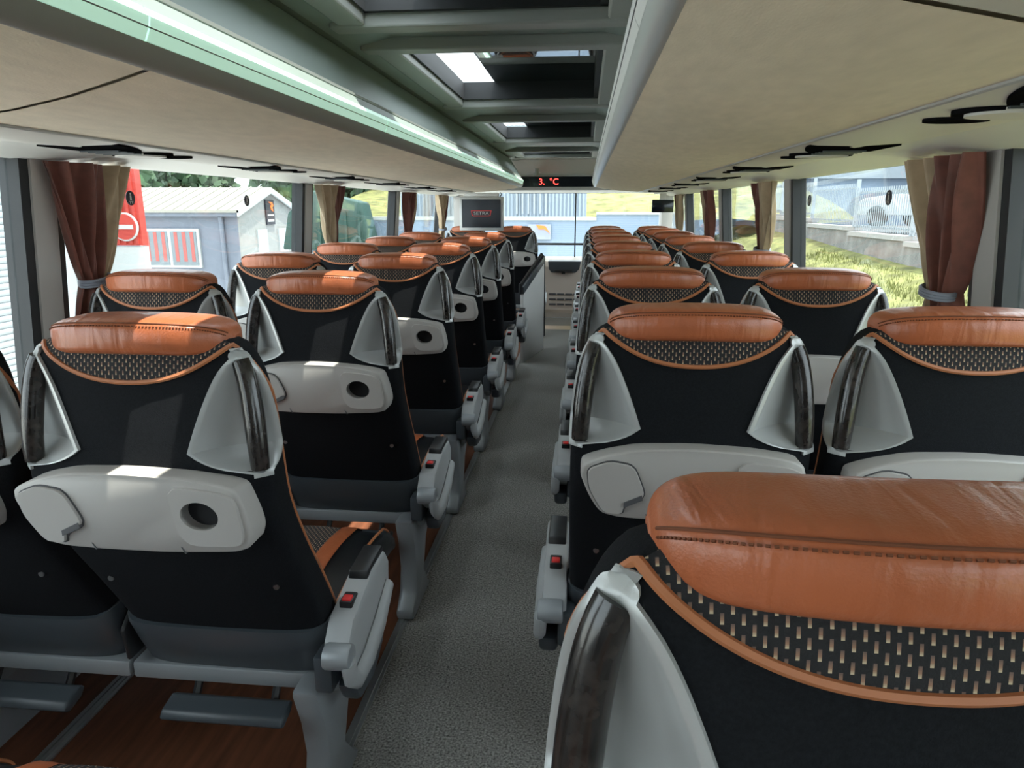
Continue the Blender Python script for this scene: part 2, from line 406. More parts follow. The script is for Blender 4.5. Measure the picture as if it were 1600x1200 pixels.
b = MB(); b.prism([(-.14, .73), (.24, .73), (.22, .64), (.18, .60), (-.10, .60), (-.13, .64)], 'y', 8.10, 8.3); part(b, 'top_tray', 'shell', t, bevel=.01)
b = MB(); b.tube([(-.06, 8.09, .625), (.14, 8.09, .625)], .012); b.box(.02, .06, 8.08, 8.12, .585, .61); part(b, 'handle', 'blackp', t)
b = MB(); b.box(-1.15, 1.15, 8.13, 8.22, -.02, .07); part(b, 'kick_board', 'lipgrey', t)

# ------------------------------------------------------------------ overhead racks
YE = 7.05
for s, side in ((-1, 'shed'), (1, 'lawn')):
    t = thing('luggage_rack', 'beige-lined overhead luggage rack above the seats on the %s side' % side, 'luggage rack', (s * .8, 2, 1.46))
    seam = 1.04 if s < 0 else .62
    under = [(.362, 1.517), (.42, 1.505), (.52, 1.487), (.64, 1.473), (.768, 1.466)]
    for k, (a, c) in enumerate(((Y0, seam - .006), (seam + .006, YE))):
        b = MB(); rows = []
        n = 30
        for j in range(n + 1):
            y = a + (c - a) * j / n
            e = 1.0
            pts = []
            for i, (x, z) in enumerate(under):
                yy = y + (.10 * (i / 4) ** 1.5 if abs(y - seam) < .01 else 0)
                if k == 1 and j == n: yy -= .0 + .35 * (i / 4) ** 2
                pts.append((s * x, yy, z))
            rows.append(pts)
        b.grid(rows); b.grid([[(x, y, z + .012) for x, y, z in r] for r in rows])
        part(b, 'underside_panel', 'greyw' if (s > 0 and k == 0) else 'beige', t)
    b = MB(); b.prism([(s * x, z) for x, z in ((.37, 1.5275), (.77, 1.478), (.77, 1.485), (.37, 1.535))], 'y', Y0, YE - .35); part(b, 'rack_floor', 'groove', t, smooth=0)
    # rounded lip, light strip, door
    b = MB(); b.prism([(s * x, z) for x, z in ((.362, 1.515), (.352, 1.520), (.342, 1.533), (.338, 1.544), (.40, 1.544), (.40, 1.52))], 'y', Y0, YE + .03); part(b, 'lip_trim', 'lipgrey' if s < 0 else 'silver', t)
    for k in range(8):
        y = Y0 + k * 1.2; y1 = min(y + 1.196, YE + .04)
        b = MB(); b.prism([(s * x, z) for x, z in ((.338, 1.545), (.331, 1.560), (.328, 1.576), (.336, 1.588), (.40, 1.60), (.40, 1.545))], 'y', y, y1); part(b, 'light_strip', 'strip' if s < 0 else 'white', t)  # added glow on the shed side only, plain white opposite
    b = MB(); b.tube([(s * .3305, Y0, 1.562), (s * .3305, YE + .03, 1.562)], .0012, 5); part(b, 'strip_seam', 'groove', t)
    b = MB(); b.prism([(s * x, z) for x, z in ((.345, 1.592), (.36, 1.618), (.455, 1.775), (.475, 1.79), (.49, 1.78), (.42, 1.60))], 'y', Y0, YE - .02); part(b, 'rack_door', 'green', t)
    b = MB(); b.tube([(s * .362, Y0, 1.620), (s * .362, YE - .02, 1.620)], .006, 6); part(b, 'door_edge', 'silver', t)
    # service channel with vents
    b = MB(); b.prism([(s * x, z) for x, z in ((.772, 1.463), (.80, 1.459), (.90, 1.457), (.99, 1.462), (1.0, 1.466), (1.0, 1.50), (.77, 1.50))], 'y', Y0, YE - .3); part(b, 'service_channel', 'greyw', t)
    b = MB(); b.prism([(s * x, z) for x, z in ((1.002, 1.465), (1.10, 1.462), (1.17, 1.447), (1.225, 1.446), (1.225, 1.52), (1.002, 1.52))], 'y', Y0, 7.9); part(b, 'window_cove', 'white', t)
    b = MB(); b.tube([(s * .770, Y0, 1.4645), (s * .770, YE - .3, 1.4645)], .004, 6); part(b, 'channel_bead', 'silver', t)
    for k in range(9):
        yc = (.95 if s < 0 else 1.10) + (k - 1) * (.82 if s < 0 else .85)
        if yc > 6.6: continue
        def zc(x): return lerp([(.772, 1.463), (.80, 1.459), (.90, 1.457), (.99, 1.462)], abs(x))
        def lens(y0, y1, xa, xb, m, name, par, dz=.004, bow=.6, n=10):
            bb = MB(); top = []
            for i in range(n + 1):
                u = i / n; top.append((y0 + (y1 - y0) * u, xa + (xb - xa) * bow * (1 - u) * 0 + 0))
            vsT = []; 
            o_ = [(y0 + (y1 - y0) * i / n, xa + (xb - xa) * .30 * (i / n) ** 2) for i in range(n + 1)] + [(y0 + (y1 - y0) * (1 - i / n), xb - (xb - xa) * .55 * ((1 - i / n) - 0) ** 1.5 * (i > -1) * ((1 - i / n) > 0) * 0 - (xb - xa) * .5 * (1 - (i / n)) ** 2 * 0 ) for i in range(n + 1)]
            bot = [(s * x, y, zc(x) - dz) for y, x in o_]; tp = [(s * x, y, zc(x) + .004) for y, x in o_]
            m_ = len(o_)
            bb.add(bot + tp, [tuple(range(m_)), tuple(range(2 * m_ - 1, m_ - 1, -1))] + [(i, i + m_, (i + 1) % m_ + m_, (i + 1) % m_) for i in range(m_)])
            return part(bb, name, m, par, smooth=0)
        lv = lens(yc - .20, yc - .02, .785, .985, 'matte', 'air_louvre', t)
        for q in range(4):
            bb = MB(); y = yc - .12 + q * .028; bb.box(s * .89 - .05, s * .89 + .05, y, y + .006, 1.4500, 1.4535)
            o = part(bb, 'fin', 'shell', t, smooth=0); o.parent = lv
        bb = MB(); bb.cyl((s * .885, yc + .045, 1.457), 'z', .066, .010, 28, sy=.8, sx=1.2); part(bb, 'lamp_bezel', 'matte', t)
        bb = MB(); bb.cyl((s * .885, yc + .035, 1.4520), 'z', .055, .008, 28, sy=.8, sx=1.2); part(bb, 'reading_lamp', 'greyw', t)
        bb = MB(); bb.cyl((s * .86, yc + .15, 1.4575), 'z', .038, .008, 20, sy=.8, sx=1.3); part(bb, 'call_button', 'matte', t)
    # rounded front end of the rack
    b = MB(); b.prism([(s * x, z) for x, z in ((.40, 1.52), (.37, 1.55), (.38, 1.62), (.47, 1.79), (1.15, 1.80), (1.2, 1.50), (.77, 1.475))], 'y', YE - .34, YE - .05); part(b, 'end_cap', 'greyw', t, bevel=.02)

# ------------------------------------------------------------------ curtains
def curtain(s, yc, wid, order, label, ztie=1.11, zb=.93):
    t = thing('curtain', label, 'curtain', (s * 1.15, yc, zb), 'tied-back curtains at the window pillars')
    zs = [1.444 - (1.444 - zb) * i / 34 for i in range(35)]
    def width(z):
        if z > ztie: u = (z - ztie) / (1.444 - ztie); return .085 + (wid - .085) * u ** .75
        u = (ztie - z) / (ztie - zb); return .085 + .10 * min(1, u * 1.6) ** .8
    rnd = random.Random(int(yc * 100) + s)
    ph = [rnd.uniform(0, 6) for _ in range(4)]
    def pt(u, z, lay):
        wz = width(z); shift = -(wid - wz) * .12 * (1 if order else -1)
        y = yc + shift + (u - .5) * wz
        amp = .014 + .016 * wz / wid
        f = math.sin(u * 34 + ph[0] + z * 5) + .5 * math.sin(u * 61 + ph[1] - z * 7) + .4 * math.sin(u * 17 + ph[2] + 9 * z)
        bulge = .022 * math.sin(PI * u) * (1 - .3 * (wz / wid))
        return (s * (wx(z) - .034 - bulge - amp * f * .7 + lay), y, z)
    n = 60; cutu = .56
    for nm, u0, u1, m in (('outer_cloth', 0, cutu, 'rust' if order else 'cream'), ('lining', cutu, 1, 'cream' if order else 'rust')):
        b = MB()
        rows = [[pt(u0 + (u1 - u0) * j / n, z, 0) for j in range(n + 1)] for z in zs]
        back = [[(x + s * .004, y, z) for x, y, z in r] for r in rows]
        b.grid(rows); b.grid(back)
        o = b.build(nm, m, t, smooth=80); o.data.transform(__import__('mathutils').Matrix.Translation(-t.location))
    b = MB(); ring = []
    cy = yc - (wid - .085) * .12 * (1 if order else -1)
    for k in range(20):
        a = k * 2 * PI / 20; ring.append((s * (wx(ztie) - .050 + .038 * math.cos(a)), cy + .050 * math.sin(a), ztie + .008 * math.sin(a)))
    for dz in (-.007, 0, .007): b.tube([(x, y, z + dz) for x, y, z in ring], .005, 6, closed=True)
    o = b.build('tie_band', 'tie', t); o.data.transform(__import__('mathutils').Matrix.Translation(-t.location))
curtain(-1, 2.0, .37, True, 'rust and cream curtain tied beside the pillar facing the red hoarding')
curtain(-1, 3.97, .36, False, 'cream curtain with dark edge tied beside the pillar past the grey shed')
curtain(-1, 5.85, .34, True, 'rust curtain tied at the pillar facing the dark skip on the grass')
curtain(-1, 7.2, .45, False, 'pale cream curtain hanging behind the fold-down monitor')
curtain(1, 1.93, .36, True, 'rust curtain tied at the pillar facing the fence and cars')
curtain(1, 3.72, .36, False, 'cream and rust curtain tied at the second lawn-side pillar')
curtain(1, 5.42, .34, True, 'rust curtain tied at the third lawn-side pillar')
curtain(1, 7.05, .34, False, 'cream curtain tied beside the small front monitor')

# ------------------------------------------------------------------ the coach seat
fw = smooth_tab([(.34, .212), (.45, .220), (.6, .222), (.75, .223), (.88, .222), (.97, .216), (1.04, .205), (1.08, .190), (1.105, .168), (1.118, .135)])
fr = smooth_tab([(.34, .235), (.45, .190), (.6, .105), (.72, .035), (.82, -.008), (.92, -.014), (1.03, -.002), (1.09, .008), (1.118, .030)])
ft = smooth_tab([(.34, .09), (.5, .11), (.75, .105), (.95, .095), (1.05, .085), (1.10, .068), (1.118, .03)])
NEXP = 5.0
def rear(x, z):
    w_ = fw(z); t_ = ft(z); q = min(1, abs(x) / w_)
    return fr(z) + t_ / 2 - t_ / 2 * (1 - q ** NEXP) ** (1 / NEXP) + .012 * q * q
ZN0, ZN1 = .893, 1.082
def notch(z):
    if z <= ZN0 or z >= ZN1: return 0, 0, 0
    t_ = (ZN1 - z) / (ZN1 - ZN0); k = min(1, (z - ZN0) / .034) ** .45
    return .128 * t_ ** .54 * k, .070 * t_ ** .5 * k, .020 * t_ ** .6 * k
def sup(th, z):
    w_, r_, t_ = fw(z), fr(z), ft(z); c, s_ = math.cos(th), math.sin(th)
    x = w_ * abs(c) ** (2 / NEXP)
    return x, r_ + t_ / 2 - t_ / 2 * math.copysign(abs(s_) ** (2 / NEXP), s_) + .012 * (x / w_) ** 2
def th_rear(x, z): return math.acos(min(1, (x / fw(z)) ** (NEXP / 2)))                    # angle on the rear quarter at half-width x
def th_side(b_, z):                                                                      # angle on the side at depth b_ from the rear face
    q = max(-.98, min(.98, 1 - 2 * b_ / ft(z))); return math.asin(math.copysign(abs(q) ** (NEXP / 2), q))
def corner(z, extra=0.0):
    """rear edge of the notch -> side edge of the notch: 13 points, concave where the grab handle sits"""
    a, bb, dp = notch(z); a_ = max(a, .012); b_ = max(bb, .014)
    t0, t1 = th_rear(fw(z) - a_, z), th_side(b_, z)
    A, B = sup(t0, z), sup(t1, z); g = min(1, a / .02); g = g * g * (3 - 2 * g)
    dx, dy = B[0] - A[0], B[1] - A[1]; L = math.hypot(dx, dy); nx, ny = -dy / L, dx / L   # towards the seat's inside
    out = []
    for i in range(13):
        u = i / 12; C = sup(t0 + (t1 - t0) * u, z); d = (dp + extra) * math.sin(PI * u) ** .7
        N = (A[0] + dx * u + nx * d, A[1] + dy * u + ny * d)
        out.append((C[0] * (1 - g) + N[0] * g, C[1] * (1 - g) + N[1] * g))
    return out, t0, t1, (nx, ny)
def section(z):
    cp, t0, t1, _ = corner(z, .006)
    half = [sup(PI / 2 + (t0 - PI / 2) * i / 14, z) for i in range(14)] + cp + [sup(t1 + (-PI / 2 - t1) * i / 14, z) for i in range(1, 15)]
    return [(x, y, z) for x, y in half] + [(-x, y, z) for x, y in half[-2:0:-1]]
def make_seat(arm, wall=0):
    root = thing('coach_seat', 'x', 'seat')
    zs = [.36 + .035 * i for i in range(15)]; zs = [z for z in zs if z < ZN0 - .01]
    zs += [ZN0 - .004, ZN0 + .001, ZN0 + .005, ZN0 + .010, ZN0 + .016, ZN0 + .022] + [ZN0 + .022 + (ZN1 - ZN0 - .022) * i / 16 for i in range(1, 17)] + [1.088, 1.095, 1.102, 1.108, 1.113, 1.118]
    b = MB(); b.grid([section(z) for z in zs], True, caps=True); b.build('backrest', 'black', root, smooth=50)
    # dashed fabric panel and its piping
    zsm = lambda x: 1.044 + .058 * (abs(x) / .165) ** 2.3
    cols = []; nx = 30
    for i in range(nx + 1):
        x = -.165 + .33 * i / nx; z0 = zsm(x); z1 = 1.113
        while fw(z1) * .97 < abs(x) and z1 > z0 + .002: z1 -= .002
        cols.append([(x, rear(min(abs(x), fw(z0 + (z1 - z0) * j / 6) * .985), z0 + (z1 - z0) * j / 6) - .004, z0 + (z1 - z0) * j / 6) for j in range(7)])
    b = MB(); b.grid(cols); b.build('dashed_panel', 'pattern', root, smooth=60)
    pts = [(x, rear(x, zsm(x)) - .004, zsm(x)) for x in [-.165 + .33 * i / 36 for i in range(37)]]
    for sg in (-1, 1):
        tail = []
        for i in range(26):
            z = 1.102 - (1.102 - .40) * i / 25; u = min(1, i / 4)
            w_, t_ = fw(z), ft(z)
            fy = fr(z) + t_ * (.15 + .70 * u)
            q = (abs(fy - (fr(z) + t_ / 2)) / (t_ / 2)); xx = w_ * (1 - q ** NEXP) ** (1 / NEXP)
            tail.append((sg * (xx + .001), fy + .012, z))
        pts = pts + tail if sg > 0 else tail[::-1] + pts
    for _ in range(2):      # round the turn over the shoulders
        q = [pts[0]]
        for p0, p1 in zip(pts, pts[1:]): q += [tuple(Vector(p0).lerp(Vector(p1), .25)), tuple(Vector(p0).lerp(Vector(p1), .75))]
        pts = q + [pts[-1]]
    b = MB(); b.tube(pts[::2] + [pts[-1]], .0042, 6); b.build('piping', 'piping', root)
    # leather headrest roll
    b = MB(); rows = []; N = 44
    for i in range(N + 1):
        u = -1 + 2 * i / N; a = math.sin(u * PI / 2); x = .158 * a
        k = max(.02, (1 - abs(a) ** 7)) ** .40
        cy = .036 + .034 * a * a; cz = 1.1165 - .010 * a * a
        ring = []
        for j in range(28):
            th = 2 * PI * j / 28; c, s_ = math.cos(th), math.sin(th)
            yy = .055 * k * math.copysign(abs(c) ** .62, c); zz = .029 * k * math.copysign(abs(s_) ** .55, s_) + (.004 * k if s_ > 0 else 0) + .06 * (yy if yy > 0 else 0) * (s_ > 0)
            ring.append((x, cy + yy, cz + zz))
        rows.append(ring)
    b.grid(rows, True, caps=True); hr = b.build('headrest', 'leather', root, smooth=70)
    b = MB(); pth = []
    for i in range(3, N - 2):
        r = rows[i]; p = max(r, key=lambda q: q[2] * .75 - q[1] * .62); pth.append((p[0], p[1] - .0004, p[2] + .0004))
    b.tube(pth, .0013, 5)
    for i in range(len(pth) - 1):
        for q in range(2):
            f_ = q / 2; p0 = Vector(pth[i]).lerp(Vector(pth[i + 1]), f_); p1 = Vector(pth[i]).lerp(Vector(pth[i + 1]), f_ + .28)
            d = Vector((0, -.005, -.004)); b.tube([p0 + d, p1 + d], .0011, 4)
    b.build('seam', 'thread', hr)
    # grab handles: silver recess wrapping the corner, dark bar across it
    for sg in (-1, 1):
        b = MB(); rows = []; zl = [ZN0 - .010, ZN0 - .003, ZN0 + .002, ZN0 + .006, ZN0 + .011, ZN0 + .017, ZN0 + .024] + [ZN0 + .024 + (ZN1 - ZN0 - .024) * i / 16 for i in range(1, 17)] + [ZN1 + d for d in (.004, .008, .011, .0135, .015)]
        for z in zl:
            m_ = .011 if z <= ZN1 else .011 * math.sqrt(max(0, 1 - ((z - ZN1) / .0152) ** 2)) - .012 * max(0, (z - ZN1) / .015) ** 3
            cp, t0, t1, (nx, ny) = corner(z); A, B = cp[0], cp[-1]
            r0 = th_rear(max(.02, A[0] - m_), z); s0 = th_side(min(ft(z) * .97, max(notch(z)[1], .014) + m_), z)
            Am, Bm = sup(r0, z), sup(s0, z)
            P = [(Am[0], Am[1] + .002), (Am[0] + .002, Am[1] - .005), (A[0] - .002, A[1] - .005)]
            P += [(x - nx * .002, y - ny * .002) for x, y in cp]
            P += [(B[0] + .005, B[1] + .002), (Bm[0] + .005, Bm[1] - .002), (Bm[0] - .002, Bm[1])]
            rows.append([(sg * x, y, z) for x, y in P])
        b.grid(rows); gh = b.build('handle_recess', 'silver', root, smooth=45)
        path = []; rad = []
        for i in range(17):
            u = i / 16; z = ZN1 - .006 + (ZN0 + .002 - ZN1 + .006) * u
            a_, b_, _ = notch(z); C = sup((th_rear(fw(z) - .012, z) + th_side(.014, z)) / 2, z)
            path.append((sg * (C[0] - .006), C[1] + .006, z)); rad.append(.0155 + .002 * math.sin(PI * u))
        b = MB(); b.tube(path, rad, 12); b.build('grab_bar', 'burl', gh)
    # fold-down table
    out = [(-.150, .888), (-.10, .900), (0, .904), (.10, .899), (.165, .889), (.190, .880), (.199, .850), (.207, .80), (.198, .772), (.175, .764), (.06, .757), (-.06, .757), (-.13, .760), (-.165, .768), (-.185, .80), (-.203, .845), (-.200, .866), (-.180, .877)]
    def rnd(o_):
        for _ in range(2):
            q = []
            for i in range(len(o_)):
                p0, p1 = o_[i], o_[(i + 1) % len(o_)]
                q += [(p0[0] * .83 + p1[0] * .17, p0[1] * .83 + p1[1] * .17), (p0[0] * .17 + p1[0] * .83, p0[1] * .17 + p1[1] * .83)]
            o_ = q
        return o_
    def plate(o_, d0, d1, inset, name, m, par):
        o_ = rnd(o_); n = len(o_); cx = sum(p[0] for p in o_) / n; cz = sum(p[1] for p in o_) / n
        def ring(f, d): return [(cx + (x - cx) * f, RY(cz + (z - cz) * f) - d, cz + (z - cz) * f) for x, z in o_]
        bb = MB(); bb.grid([ring(1, d0), ring(1, d1 - inset), ring(1 - inset * 1.5, d1 - inset * .25), ring(1 - inset * 4, d1)], True, caps=True)
        return bb.build(name, m, par, smooth=50)
    RY = lambda z: fr(.83) + (z - .83) * -.12
    tr = plate(out, -.02, .034, .008, 'table', 'tray', root)
    hc = MB(); hc.cyl((.125, RY(.835) - .03, .833), 'y', .026, .05, 32, sx=1.25); cut(tr, hc)
    sq = plate([(.075, .885), (.16, .878), (.190, .866), (.196, .80), (.188, .778), (.10, .775), (.080, .80)], .02, .040, .004, 'cup_surround', 'tray', tr)
    hc = MB(); hc.cyl((.125, RY(.835) - .03, .833), 'y', .026, .05, 32, sx=1.25); cut(sq, hc)
    b = MB(); b.cyl((.125, RY(.833) - .012, .833), 'y', .027, .006, 32, sx=1.25); b.build('cup_hole', 'hole', tr)
    plate([(-.192, .862), (-.15, .880), (-.105, .872), (-.082, .815), (-.088, .80), (-.118, .785), (-.122, .768), (-.160, .770), (-.188, .82)], .028, .0355, .001, 'flap_groove', 'groove', tr)
    plate([(-.190, .861), (-.15, .877), (-.106, .869), (-.085, .815), (-.091, .803), (-.121, .788), (-.125, .770), (-.159, .772), (-.186, .82)], .03, .041, .004, 'flap', 'tray', tr)
    b = MB(); b.prism([(-.122, .786), (-.088, .802), (-.090, .812), (-.122, .796)], 'y', RY(.8) - .043, RY(.8) - .03); b.build('latch', 'groove', tr, smooth=0)
    for x in (-.075, .085):
        b = MB(); b.prism([(x, .758), (x + .002, .758), (x - .004, .770), (x - .006, .770)], 'y', RY(.765) - .0352, RY(.765) - .02); b.build('table_gap', 'groove', tr, smooth=0)
    for x in (-.165, .17):
        b = MB(); b.cyl((x, rear(x, .62) - .001, .62), 'y', .006, .004, 10); b.build('screw', 'screw', root)
    # dark plastic lower shell
    b = MB(); rows = []
    for z, off in ((.335, .002), (.345, .012), (.40, .015), (.455, .014), (.470, .008), (.472, -.002)):
        P = []
        for k in range(33):
            th = PI * (-.04 + 1.08 * k / 32); c, s_ = math.cos(th), math.sin(th); w_ = fw(max(z, .36)) + off * .6; t_ = ft(z)
            zz = z + (.012 * max(0, abs(c) - .75) / .25 if z > .44 else 0)
            P.append((w_ * math.copysign(abs(c) ** .4, c), fr(z) + t_ / 2 - (t_ / 2 + off) * math.copysign(abs(s_) ** .4, s_) + .012 * c * c, zz))
        rows.append(P)
    b.grid(rows); b.build('lower_shell', 'shell', root, smooth=50)
    # cushion
    b = MB(); rows = []
    for i in range(15):
        u = i / 14; y = .285 + .45 * u; top = .455 + .025 * math.sin(PI * min(1, u * 1.1)) - (.05 * max(0, (u - .85) / .15) ** 2); bot = .35 + .02 * u
        P = []
        for j in range(28):
            th = 2 * PI * j / 28; c, s_ = math.cos(th), math.sin(th)
            P.append((.222 * math.copysign(abs(c) ** .35, c), y, (top + bot) / 2 + (top - bot) / 2 * math.copysign(abs(s_) ** .45, s_) + (.012 * (abs(c) > .8) * (s_ > 0))))
        rows.append(P)
    b.grid(rows, True, caps=True); cu = b.build('seat_cushion', 'blackl', root, smooth=60)
    def top_z(u): return .455 + .025 * math.sin(PI * min(1, u * 1.1)) - (.05 * max(0, (u - .85) / .15) ** 2)
    for x0, x1, nm, m, dz in ((-.09, .09, 'cushion_centre', 'pattern', .006), (-.135, -.09, 'orange_stripe', 'leather', .007), (.09, .135, 'orange_stripe', 'leather', .007)):
        b = MB(); b.grid([[(x0 + (x1 - x0) * j / 4, .285 + .455 * i / 14, top_z(i / 14) + dz - .003 * (j in (0, 4))) for j in range(5)] for i in range(15)]); 
        b.grid([[(x0, .74, top_z(1) + dz), (x1, .74, top_z(1) + dz)], [(x0, .742, .38), (x1, .742, .38)]]); b.build(nm, m, cu, smooth=60)
    for sg in (-1, 1):
        b = MB(); b.tube([(sg * .208, .285 + .45 * i / 14, top_z(i / 14) + .008) for i in range(15)] + [(sg * .208, .742, .40)], .0035, 6); b.build('cushion_piping', 'piping', cu)
    # footrest for the passenger behind
    b = MB(); b.prism([(.135, .270), (.145, .286), (.19, .294), (.205, .285), (.19, .268), (.15, .258)], 'x', -.135, .135); b.build('footrest', 'shell', root, bevel=.006)
    for x in (-.09, .09):
        b = MB(); b.tube([(x, .16, .275), (x, .20, .265), (x, .25, .335)], .009, 6); b.build('footrest_arm', 'blackp', root)
    b = MB(); b.box(-.237, .237, .215, .285, .305, .345); b.build('rear_beam', 'metal', root, bevel=.006)
    b = MB(); b.box(-.237, .237, .40, .45, .315, .345); b.build('front_beam', 'metal', root, bevel=.006)
    if wall:
        b = MB(); b.prism([(.19, .345), (.47, .345), (.45, .25), (.36, .20), (.24, .20)], 'x', wall * .237, wall * .335); b.build('wall_bracket', 'metal', root, bevel=.006)
    if arm:
        b = MB(); b.prism([(.15, .345), (.45, .345), (.44, .29), (.34, .20), (.30, .11), (.36, .03), (.40, .0), (.13, .0), (.12, .03), (.18, .08), (.20, .15), (.185, .24)], 'x', arm * .150, arm * .212); b.build('pedestal', 'metal', root, bevel=.016)
        b = MB(); b.prism([(.20, .36), (.19, .44), (.23, .475), (.33, .46), (.34, .36)], 'x', -arm * .226, -arm * .2365); b.build('middle_box', 'blackp', root, bevel=.006)
    if arm:
        g = arm
        b = MB(); b.prism([(.165, .40), (.165, .455), (.20, .492), (.35, .528), (.44, .528), (.47, .49), (.46, .42), (.40, .37), (.22, .365)], 'x', g * .226, g * .282); co = b.build('side_console', 'console', root, bevel=.009)
        b = MB(); b.prism([(.315, .517), (.325, .536), (.435, .543), (.45, .530), (.44, .522)], 'x', g * .232, g * .276); b.build('console_inset', 'blackp', co, bevel=.004)
        b = MB(); b.box(*sorted((g * .240, g * .268)), .232, .275, .495, .514); b.build('buckle_housing', 'blackp', co, bevel=.003)
        b = MB(); b.box(*sorted((g * .244, g * .264)), .236, .258, .508, .518); b.build('buckle_button', 'red', co, bevel=.003)
        b = MB(); b.cyl((g * .262, .155, .437), 'x', .027, .058, 24); kn = b.build('armrest_pivot', 'metal', root, bevel=.006)
        b = MB(); b.tube([(g * .283, .150, .43), (g * .285, .155, .39), (g * .287, .185, .365), (g * .288, .25, .368), (g * .288, .34, .395), (g * .286, .44, .44)], [.022, .021, .022, .024, .024, .018], 10, flat=.7); b.build('armrest', 'console', root)
        b = MB(); b.prism([(.17, .355), (.20, .30), (.30, .29), (.37, .33), (.40, .365), (.22, .36)], 'x', g * .245, g * .290); b.build('armrest_cover', 'shell', root, bevel=.012)
        b = MB(); b.box(*sorted((g * .205, g * .245)), .155, .25, .345, .43); b.build('hinge_block', 'shell', root, bevel=.008)
    return root
protoL = make_seat(1); protoR = make_seat(-1); protoWL = make_seat(0, -1); protoWR = make_seat(0, 1)
ORD = ['first', 'second', 'third', 'fourth', 'fifth', 'sixth', 'seventh', 'eighth', 'ninth']
used = set()
def place(proto, loc, label, group, rz=0):
    o = proto if proto.name not in used else copy_tree(proto)
    used.add(o.name); o.location = loc; o.rotation_euler.z = rz; o['label'] = label; o['group'] = group
    return o
LR = [.16] + [1.04 + .82 * k for k in range(6)]        # row 0 stands beside the camera
RR = [.375 + .85 * k for k in range(9)]; RR[1:] = [.40 + .85 * k for k in range(1, 9)]
for k, y in enumerate(LR):
    q = '%s row behind the white stair panel' % ORD[6 - k]
    place(protoL, (-.463, y, 0), 'black aisle seat with orange headrest, shed side, ' + q, 'coach seats on the shed side')
    if k != 0: place(protoWL, (-.945, y, 0), 'black window seat with orange headrest, shed side, ' + q, 'coach seats on the shed side')
for k, y in enumerate(RR):
    q = '%s row back from the windscreen' % ORD[8 - k]
    place(protoR, (.48, y, 0), 'black aisle seat with orange headrest, lawn side, ' + q, 'coach seats on the lawn side')
    place(protoWR, (.955, y, 0), 'black window seat with orange headrest, lawn side, ' + q, 'coach seats on the lawn side')
for x, n, pr in ((-.41, 'beside the aisle ahead of the white stair panel', protoL), (-.90, 'under the fold-down monitor by the window', protoWL)):
    o = place(pr, (x, 7.0, 0), 'front black guide seat with orange headrest, ' + n, 'front seats on the shed side')

# white stair panel with handrail
t = thing('stair_panel', 'white stairwell partition with sloping dark handrail beside the aisle', 'partition', (-.25, 6.2, 0))
b = MB()
P0, P1 = (-.265, 5.98), (-.125, 6.62)
def slabpoly(b, za0, za1, zb0, zb1, th, off=0, mi=0):
    dx, dy = P1[0] - P0[0], P1[1] - P0[1]; L = math.hypot(dx, dy); nx, ny = dy / L, -dx / L
    vs = []
    for o_ in (off, off + th):
        for (p, z0, z1) in ((P0, za0, za1), (P1, zb0, zb1)):
            vs += [(p[0] + nx * o_, p[1] + ny * o_, z0), (p[0] + nx * o_, p[1] + ny * o_, z1)]
    b.add(vs, [(0, 1, 3, 2), (4, 6, 7, 5), (0, 4, 5, 1), (2, 3, 7, 6), (1, 5, 7, 3), (0, 2, 6, 4)], mi)
slabpoly(b, 0, .60, 0, .82, .03); part(b, 'panel', 'white', t, bevel=.006)
b = MB(); slabpoly(b, .60, .665, .82, .885, .034, -.002); part(b, 'glass_edge', 'shell', t, bevel=.004)
b = MB(); b.tube([(P0[0], P0[1], .60), (P0[0], P0[1], .68), (P0[0] + .02, P0[1] + .1, .71), (P1[0], P1[1], .90), (P1[0] + .02, P1[1] + .03, .88), (P1[0] + .025, P1[1] + .04, .12)], .014, 8); part(b, 'handrail', 'blackp', t)
b = MB(); b.tube([(P1[0] + .01, P1[1], 0), (P1[0] + .01, P1[1], .87)], .016, 8); part(b, 'post', 'white', t)

# monitors
t = thing('monitor', 'fold-down monitor with red and white badge on a dark screen', 'monitor', (-.73, 6.9, 1.42))
b = MB(); b.box(-.945, -.515, 6.90, 6.95, 1.105, 1.425); part(b, 'bezel', 'silver', t, bevel=.01)
b = MB(); b.box(-.92, -.54, 6.895, 6.90, 1.135, 1.40); part(b, 'screen', 'screen', t, smooth=0)
b = MB(); b.prism([(-.83, 1.298), (-.63, 1.298), (-.64, 1.248), (-.655, 1.242), (-.805, 1.242), (-.82, 1.248)], 'y', 6.892, 6.8945); part(b, 'badge', 'red', t, smooth=0)
b = MB(); b.prism([(-.822, 1.292), (-.638, 1.292), (-.647, 1.252), (-.658, 1.248), (-.802, 1.248), (-.813, 1.252)], 'y', 6.8905, 6.892); part(b, 'badge_field', 'signblack', t, smooth=0)
o = text('badge_text', 'SETRA', .042, 'bwhite', t, (0, -.0105, -.15), (PI / 2, 0, 0), sx=1.25)
b = MB(); b.box(-.90, -.56, 6.91, 6.96, 1.425, 1.462); part(b, 'hanger', 'white', t, bevel=.01)
b = MB(); b.tube([(-.55, 6.93, 1.465), (-.535, 6.93, 1.45), (-.56, 6.93, 1.41)], .006, 6); part(b, 'cable', 'seal', t)
t = thing('monitor', 'small black monitor hanging by the front lawn-side curtain', 'monitor', (1.0, 6.9, 1.39))
b = MB(); b.box(.90, 1.10, 6.90, 6.94, 1.28, 1.395); part(b, 'screen', 'screen', t, bevel=.006)
b = MB(); b.box(.97, 1.03, 6.91, 6.94, 1.395, 1.456); part(b, 'hanger', 'greyw', t)

# ------------------------------------------------------------------ outside
GZ = -1.3
b = MB(); b.box(-60, 1.6, -25, 18, GZ - .1, GZ); struct(b.build('ground', 'yard', smooth=0), 'yard outside the coach, paled to bounce daylight inside')
